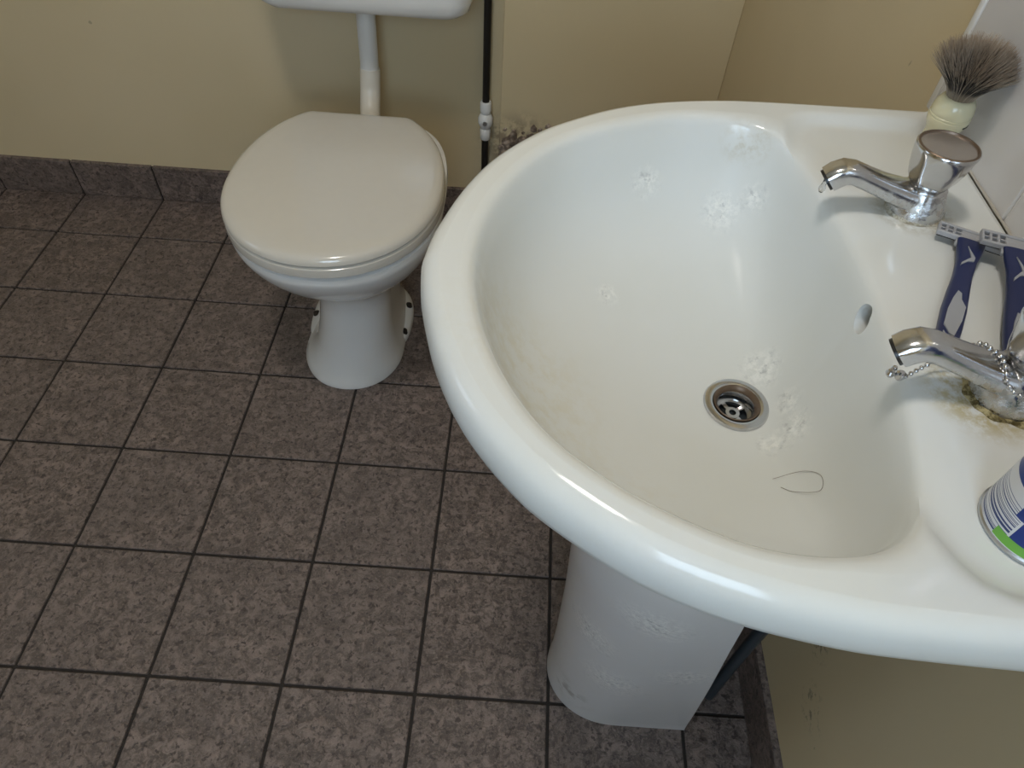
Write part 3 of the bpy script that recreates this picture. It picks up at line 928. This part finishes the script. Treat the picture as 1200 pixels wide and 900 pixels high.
# bead chain round the second tap
def chain():
    pts = []
    m2 = Matrix.Translation((*TAP2, ZD + 0.006)) @ Matrix.Rotation(math.radians(-2), 4, 'Z')
    loc = [tuple(m2.inverted() @ Vector((1.5555, -1.0265, 0.7970))), (-0.050, 0.011, 0.0010), (-0.041, 0.015, 0.0060), (-0.030, 0.0170, 0.0135), (-0.0245, 0.0150, 0.0215), (-0.0225, 0.008, 0.0245), (-0.0195, 0.001, 0.0255), (-0.0190, -0.007, 0.0243), (-0.0185, -0.0135, 0.0205), (-0.0135, -0.0185, 0.0160), (-0.003, -0.0215, 0.0150), (0.008, -0.0205, 0.0150), (0.0175, -0.013, 0.0155), (0.0205, 0.0, 0.0160), (0.017, 0.012, 0.016)]
    return bez([tuple(m2 @ Vector(p)) for p in loc], 12)
def beads(path, r, gap, wire=True):
    out = ([], [])
    acc = 0.0; prev = path[0]; nxt = 0.0
    bm = bmesh.new(); bmesh.ops.create_uvsphere(bm, u_segments=8, v_segments=6, radius=r)
    bm.verts.index_update()
    BVx = [tuple(v.co) for v in bm.verts]; BFx = [tuple(v.index for v in f.verts) for f in bm.faces]; bm.free()
    for p in path:
        seg = (p - prev).length
        while acc + seg >= nxt and seg > 0:
            q = prev.lerp(p, (nxt - acc) / seg)
            out = merge(out, ([tuple(Vector(v) + q) for v in BVx], BFx))
            nxt += gap
        acc += seg; prev = p
    return merge(out, tube(path, r * 0.3, 6))
cp = chain()
chain_root = thing('plug_chain', 'silver bead chain looped round the tap with a loose end', 'chain', tuple(cp[0]))
ch = mesh_obj('bead_strand', *beads(cp, 0.0016, 0.0040), M['chrome_clean'], chain_root)
end = cp[0]
ccp = lathe([(0.0001, -0.0034), (0.0022, -0.0028), (0.0034, 0.0), (0.0030, 0.0022), (0.0016, 0.0034)], tuple(end + Vector((-0.004, -0.0005, 0.001))), 16)
ccp2 = lathe([(0.0001, -0.0030), (0.0021, -0.0021), (0.0030, 0.0), (0.0021, 0.0021), (0.0001, 0.0030)], tuple(end + Vector((-0.010, 0.0005, 0.0015))), 14)
ccp3 = lathe([(0.0001, -0.0020), (0.0014, -0.0014), (0.0020, 0.0), (0.0014, 0.0014), (0.0001, 0.0020)], tuple(end + Vector((-0.0065, 0.0045, 0.002))), 12)
mesh_obj('chain_connector', *merge(ccp, ccp2, ccp3), M['chrome_clean'], chain_root)

# ------------------------------------------------------------------ razors
M['blue'] = plain('navy_plastic', (0.012, 0.020, 0.085), 0.42)
M['grip'] = plain('grey_rubber', (0.32, 0.33, 0.36), 0.55)
M['razor_grey'] = plain('silver_grey_plastic', (0.42, 0.42, 0.44), 0.35, 0.3)
M['blade'] = plain('blade_steel', (0.55, 0.55, 0.56), 0.2, 1.0)
def make_razor(label, loc, rot):
    """handle runs along local -Y from the head at the origin, top faces +Z"""
    t = thing('razor', label, 'razor', loc, rot, 'blue disposable razors')
    t.scale = (1.1, 1.1, 1.1)
    L = 'local'
    wid = [(0.0, 0.0088), (0.010, 0.0080), (0.022, 0.0062), (0.040, 0.0056), (0.055, 0.0064), (0.075, 0.0072), (0.095, 0.0068), (0.112, 0.0058), (0.120, 0.0040), (0.1225, 0.0012)]
    cz = [(0.0, 0.0075), (0.02, 0.0068), (0.05, 0.0048), (0.08, 0.0046), (0.1225, 0.0046)]
    th = [(0.0, 0.0022), (0.02, 0.0034), (0.05, 0.0042), (0.09, 0.0042), (0.1225, 0.0030)]
    def W(s): return interp(wid, s)
    def Z(s): return interp(cz, s)
    def H(s): return interp(th, s)
    R = []
    for k in range(42):
        s = 0.1225 * k / 41
        ring = []
        for j in range(20):
            a = 2 * math.pi * j / 20
            c, q = math.cos(a), math.sin(a)
            e = 2 / 3.2
            ring.append((W(s) * math.copysign(abs(c) ** e, c), -s, Z(s) + H(s) * math.copysign(abs(q) ** e, q)))
        R.append(ring)
    mesh_obj('handle', *loft(R), M['blue'], t, L)
    def inlay(poly, name='grip_inlay'):
        # poly: list of (u in -1..1, s)
        V = []; n = len(poly)
        for up in (0.0008, -0.0012):
            for u, s in poly:
                V.append((u * W(s) * 0.92, -s, Z(s) + H(s) * (1 - 0.10 * u * u) + up))
        F = [tuple(range(n)), tuple(reversed(range(n, 2 * n)))] + [(i, (i + 1) % n, n + (i + 1) % n, n + i) for i in range(n)]
        mesh_obj(name, V, F, M['grip'], t, L, smooth_sh=False)
    inlay([(-0.25, 0.060), (0.15, 0.062), (0.25, 0.068), (0.75, 0.074), (0.72, 0.088), (0.40, 0.104), (-0.10, 0.103), (-0.75, 0.096), (-0.70, 0.080), (-0.5, 0.068)])
    inlay([(-0.70, 0.102), (-0.35, 0.105), (0.05, 0.1115), (0.10, 0.117), (-0.45, 0.114)])
    inlay([(-0.30, 0.010), (0.10, 0.016), (0.62, 0.0215), (0.58, 0.0255), (-0.05, 0.0275), (-0.72, 0.0330), (-0.66, 0.0300), (-0.05, 0.0245), (0.20, 0.0225), (-0.02, 0.0175)], 'chevron_inlay')
    # head: lattice frame with three blades
    hw, z0, z1 = 0.0225, 0.0050, 0.0090
    bars = [bevel_box(-hw, hw, 0.0108, 0.0130, z0, z1, 0.0006, 1), bevel_box(-hw, hw, 0.0005, 0.0026, z0, z1, 0.0006, 1),
            bevel_box(-0.0075, 0.0075, 0.0026, 0.0108, z0 + 0.0005, z1 - 0.0008, 0.0005, 1), bevel_box(-hw + 0.001, hw - 0.001, 0.0062, 0.0072, z0 + 0.001, z1 - 0.0006, 0.0002, 1)]
    for bx0 in (-hw, -0.0178, -0.0130, 0.0112, 0.0160, hw - 0.0018):
        bars.append(bevel_box(bx0, bx0 + 0.0018, 0.0026, 0.0108, z0, z1, 0.0004, 1))
    fr = merge(*bars)
    mesh_obj('blade_bed', *box(-hw + 0.001, hw - 0.001, 0.0020, 0.0112, z0 - 0.0012, z0), M['black_pipe'], t, L, smooth_sh=False)
    hd = mesh_obj('razor_head', *fr, M['razor_grey'], t, L, smooth_sh=False)
    for k in range(3):
        mesh_obj('blade', *box(-hw + 0.001, hw - 0.001, 0.0035 + 0.0022 * k, 0.0050 + 0.0022 * k, z0 + 0.0004, z0 + 0.0012), M['blade'], hd, L, smooth_sh=False)
    mesh_obj('neck', *bevel_box(-0.0095, 0.0095, -0.0045, 0.0035, 0.0030, 0.0075, 0.0012, 1), M['razor_grey'], t, L)
    return t
make_razor('blue disposable razor lying free between the taps, grey inlays showing', (1.6445, -0.890, ZD - 0.0005), (0, 0, -math.atan2(0.050, 0.098)))
make_razor('blue disposable razor lying close against the tiled wall', (1.6655, -0.909, ZD + 0.0095), (math.radians(5.0), 0, -math.radians(19)))

# ------------------------------------------------------------------ shaving brush
BR = (1.6655, -0.747)
brush = thing('shaving_brush', 'shaving brush with cream handle and grey brown bristles standing on the basin', 'brush', (BR[0], BR[1], ZD))
M['ivory'] = plain('ivory_resin', (0.74, 0.69, 0.47), 0.25, coat=0.3)
hp = [(0.0135, 0.0), (0.0145, 0.001), (0.0148, 0.004), (0.0135, 0.010), (0.0130, 0.016), (0.0140, 0.021), (0.0163, 0.0265), (0.0172, 0.0312), (0.01705, 0.0316), (0.0166, 0.0320), (0.01705, 0.0324), (0.0171, 0.0335), (0.01665, 0.0340), (0.0169, 0.0345), (0.0166, 0.039), (0.0152, 0.044), (0.0132, 0.0472), (0.0115, 0.0482)]
hd = mesh_obj('brush_handle', *lathe(hp, (*BR, ZD), 44), M['ivory'], brush)
# faint printed maker's mark
mk = []
for k in range(8):
    if k in (3,): continue
    a = math.radians(-62 + k * 4.2)
    mk.append(xform(box(-0.0002, 0.00025, -0.0005, 0.0005, -0.0006, 0.0006), Matrix.Translation((BR[0] + 0.0168 * math.cos(a), BR[1] + 0.0168 * math.sin(a), ZD + 0.0282)) @ Matrix.Rotation(a, 4, 'Z')))
mesh_obj('printed_mark', *merge(*mk), M['black_pipe'], hd, smooth_sh=False)

def hair_mat():
    mt, nt, bs = new_mat('badger_hair')
    at = N(nt, 'ShaderNodeAttribute', attribute_name='along')
    cr = N(nt, 'ShaderNodeValToRGB')
    nt.links.new(at.outputs['Fac'], cr.inputs[0])
    e = cr.color_ramp.elements
    e[0].position = 0.0; e[0].color = (0.30, 0.24, 0.17, 1)
    e[1].position = 1.0; e[1].color = (0.40, 0.31, 0.23, 1)
    for pos, col in ((0.16, (0.26, 0.21, 0.155, 1)), (0.30, (0.022, 0.019, 0.018, 1)), (0.72, (0.030, 0.025, 0.023, 1)), (0.86, (0.33, 0.255, 0.185, 1))):
        x = e.new(pos); x.color = col
    rnd = N(nt, 'ShaderNodeAttribute', attribute_name='strand')
    c = mixc(nt, smooth(nt, rnd.outputs['Fac'], 0.72, 0.78, 0, 0.7), cr.outputs[0], (0.42, 0.34, 0.26))
    nt.links.new(c, bs.inputs['Base Color'])
    bs.inputs['Roughness'].default_value = 0.6
    return mt
def bristles():
    rr = random.Random(5)
    V = []; F = []; al = []; st = []
    z0 = ZD + 0.0475; LEN = 0.047
    for k in range(2600):
        u = math.sqrt(rr.random()); ph = rr.random() * 2 * math.pi
        # spread: base radius 0.0105 to a bulb of 0.031
        b = Vector((BR[0] + 0.0105 * u * math.cos(ph), BR[1] + 0.0105 * u * math.sin(ph), z0))
        tilt = u * math.radians(43) * rr.uniform(0.92, 1.08)
        ln = LEN * (1.04 - 0.20 * u * u) * rr.uniform(0.88, 1.04)
        dr = Vector((math.cos(ph), math.sin(ph), 0))
        side = Vector((-dr.y, dr.x, 0))
        wob = rr.gauss(0, 0.05)
        rad = rr.uniform(0.00028, 0.00048)
        rv = rr.random()
        base = len(V)
        NSG = 5
        for s in range(NSG + 1):
            t = s / NSG
            ang = tilt * (0.30 + 1.15 * t - 0.50 * t * t)
            p = b + (dr * math.sin(ang) + Vector((0, 0, 1)) * math.cos(ang) + side * wob * t) * (ln * t)
            if p.x > XT - 0.001: p.x = XT - 0.001 - rr.random() * 0.001
            w = rad * (1 - 0.75 * t * t)
            for j in range(3):
                a = 2 * math.pi * j / 3 + ph
                V.append((p.x + w * math.cos(a), p.y + w * math.sin(a), p.z)); al.append(min(1, t * rr.uniform(0.92, 1.08))); st.append(rv)
            if s:
                o = base + (s - 1) * 3
                for j in range(3):
                    F.append((o + j, o + (j + 1) % 3, o + 3 + (j + 1) % 3, o + 3 + j))
    o = mesh_obj('bristles', V, F, hair_mat(), brush, smooth_sh=False)
    for nm_, dat in (('along', al), ('strand', st)):
        a = o.data.attributes.new(nm_, 'FLOAT', 'POINT'); a.data.foreach_set('value', dat)
    o['kind'] = 'stuff'; o['label'] = 'grey brown bristles with a dark band'
    return o
bristles()
mesh_obj('bristle_core', *lathe([(0.0098, 0.0465), (0.0106, 0.054), (0.0120, 0.060), (0.012, 0.066), (0.004, 0.071)], (*BR, ZD), 24), plain('dark_hair_core', (0.06, 0.05, 0.045), 0.8), brush)

# ------------------------------------------------------------------ aerosol can
CN = (1.594, -1.127); CRD = 0.0262
def can_mat():
    mt, nt, bs = new_mat('printed_can')
    p = ocoord(nt)
    s = N(nt, 'ShaderNodeSeparateXYZ'); nt.links.new(p, s.inputs[0])
    x, y, z = s.outputs
    ang = mathn(nt, 'ARCTAN2', y, x)                       # -pi..pi, around the can
    deg = mathn(nt, 'MULTIPLY', ang, 180 / math.pi)
    # turn so that 0 points along -x (left side) and grows toward the viewer
    a2 = mathn(nt, 'FLOORED_MODULO', mathn(nt, 'ADD', deg, 180.0), 360.0)
    silver = (0.62, 0.63, 0.66); blue = (0.012, 0.035, 0.20); green = (0.16, 0.42, 0.06)
    # bars stacked up the can
    zz = mathn(nt, 'MULTIPLY', z, 1000.0)
    wn = N(nt, 'ShaderNodeTexWhiteNoise', noise_dimensions='1D')
    nt.links.new(mathn(nt, 'FLOOR', mathn(nt, 'MULTIPLY', zz, 2.4)), wn.inputs['W'])
    bars = mathn(nt, 'GREATER_THAN', wn.outputs['Value'], 0.46)
    def rng(v, lo, hi):
        return mathn(nt, 'MULTIPLY', mathn(nt, 'GREATER_THAN', v, lo), mathn(nt, 'LESS_THAN', v, hi))
    c = silver
    bz = mathn(nt, 'MULTIPLY', rng(zz, 4.5, 30.0), mathn(nt, 'MAXIMUM', mathn(nt, 'LESS_THAN', a2, 27.0), mathn(nt, 'GREATER_THAN', a2, 310.0)))
    c = mixc(nt, mathn(nt, 'MULTIPLY', bz, bars), (*silver, 1), (0.03, 0.05, 0.16))
    # blue field: begins further round below, steps left higher up
    edge = mathn(nt, 'SUBTRACT', 30.0, mathn(nt, 'MULTIPLY', mathn(nt, 'GREATER_THAN', zz, 24.0), 12.0))
    isblue = mathn(nt, 'MULTIPLY', mathn(nt, 'GREATER_THAN', a2, edge), mathn(nt, 'LESS_THAN', a2, 290.0))
    isblue = mathn(nt, 'MAXIMUM', isblue, mathn(nt, 'GREATER_THAN', zz, 38.0))
    c = mixc(nt, isblue, c, blue)
    # fine white rings in the blue
    dx = mathn(nt, 'SUBTRACT', a2, 62.0); dz = mathn(nt, 'MULTIPLY', mathn(nt, 'SUBTRACT', zz, 34.0), 2.2)
    rad = mathn(nt, 'SQRT', mathn(nt, 'ADD', mathn(nt, 'MULTIPLY', dx, dx), mathn(nt, 'MULTIPLY', dz, dz)))
    ringm = mathn(nt, 'MULTIPLY', mathn(nt, 'LESS_THAN', mathn(nt, 'FRACT', mathn(nt, 'MULTIPLY', rad, 0.35)), 0.28), mathn(nt, 'LESS_THAN', rad, 30.0))
    c = mixc(nt, mathn(nt, 'MULTIPLY', ringm, isblue), c, (0.5, 0.55, 0.68))
    isgreen = mathn(nt, 'MULTIPLY', mathn(nt, 'LESS_THAN', zz, 10.5), rng(a2, 14.0, 290.0))
    c = mixc(nt, isgreen, c, green)
    c = mixc(nt, mathn(nt, 'LESS_THAN', zz, 4.2), c, silver)
    nt.links.new(c, bs.inputs['Base Color'])
    bs.inputs['Metallic'].default_value = 0.25
    bs.inputs['Roughness'].default_value = 0.3
    return mt
can = thing('aerosol_can', 'blue and green aerosol can with a barcode standing on the basin corner', 'can', (*CN, ZD - 0.001))
def can_local(VF): return VF
mesh_obj('can_body', *lathe([(CRD - 0.0015, 0.002), (CRD, 0.0035), (CRD, 0.125), (CRD - 0.003, 0.130), (0.017, 0.138), (0.0165, 0.142)], (0, 0, 0), 64), can_mat(), can, 'local')
mesh_obj('base_rim', *lathe([(CRD - 0.006, 0.003), (CRD - 0.004, 0.0), (CRD - 0.0008, 0.0), (CRD + 0.0008, 0.0012), (CRD + 0.0008, 0.0026), (CRD - 0.0005, 0.0038)], (0, 0, 0), 64, cap1=False), M['steel'], can, 'local')
mesh_obj('can_cap', *lathe([(0.0225, 0.133), (0.0235, 0.136), (0.0235, 0.165), (0.021, 0.172), (0.0001, 0.174)], (0, 0, 0), 40), M['white_plastic'], can, 'local')

# stray hairs on the glaze
def stray(pts, label, lift):
    o = mesh_obj('stray_hair', *tube(bez([(x, y, z + lift) for x, y, z in pts], 8), 0.00019, 5), M['hair'])
    tag(o, label, 'hair')
M['hair'] = plain('brown_hair', (0.22, 0.18, 0.15), 0.6)
stray([(1.5138, -1.0246, 0.6699), (1.5321, -1.0245, 0.6827), (1.5382, -1.0360, 0.6955), (1.5343, -1.0495, 0.6958), (1.5233, -1.0412, 0.6797), (1.517, -1.034, 0.6735)], 'curled stray hair lying in the basin bowl', 0.0010)
# ------------------------------------------------------------------ ceiling lamp
lamp = thing('ceiling_light', 'round opal ceiling light', 'lamp', (LAMP[0], LAMP[1], ZC))
mesh_obj('lamp_base', *lathe([(0.11, 0.0), (0.11, -0.02), (0.10, -0.03)], LAMP, 36), M['white_plastic'], lamp)
def lamp_mat():
    mt, nt, bs = new_mat('opal_shade')
    bs.inputs['Base Color'].default_value = (0.9, 0.85, 0.75, 1)
    bs.inputs['Emission Color'].default_value = (1.0, 0.94, 0.85, 1)
    setin(nt, bs, 'Emission Strength', smooth(nt, noise_n(nt, wpos(nt), 3, 1), 0, 1, 3.0, 3.2))
    return mt
mesh_obj('lamp_shade', *lathe([(0.14, -0.02), (0.15, -0.04), (0.14, -0.075), (0.10, -0.10), (0.05, -0.112), (0.0001, -0.116)], LAMP, 40, cap0=False), lamp_mat(), lamp)
ld = bpy.data.lights.new('ceiling_lamp_offscreen', 'AREA'); ld.shape = 'DISK'; ld.size = 0.26; ld.energy = LAMP_ENERGY; ld.color = (1.0, 0.94, 0.85)
lo = bpy.data.objects.new('ceiling_lamp_offscreen', ld); COL.objects.link(lo); lo.location = (LAMP[0], LAMP[1], ZC - 0.125)

for o in list(bpy.data.objects):
    if '_o' in o.keys(): del o['_o']
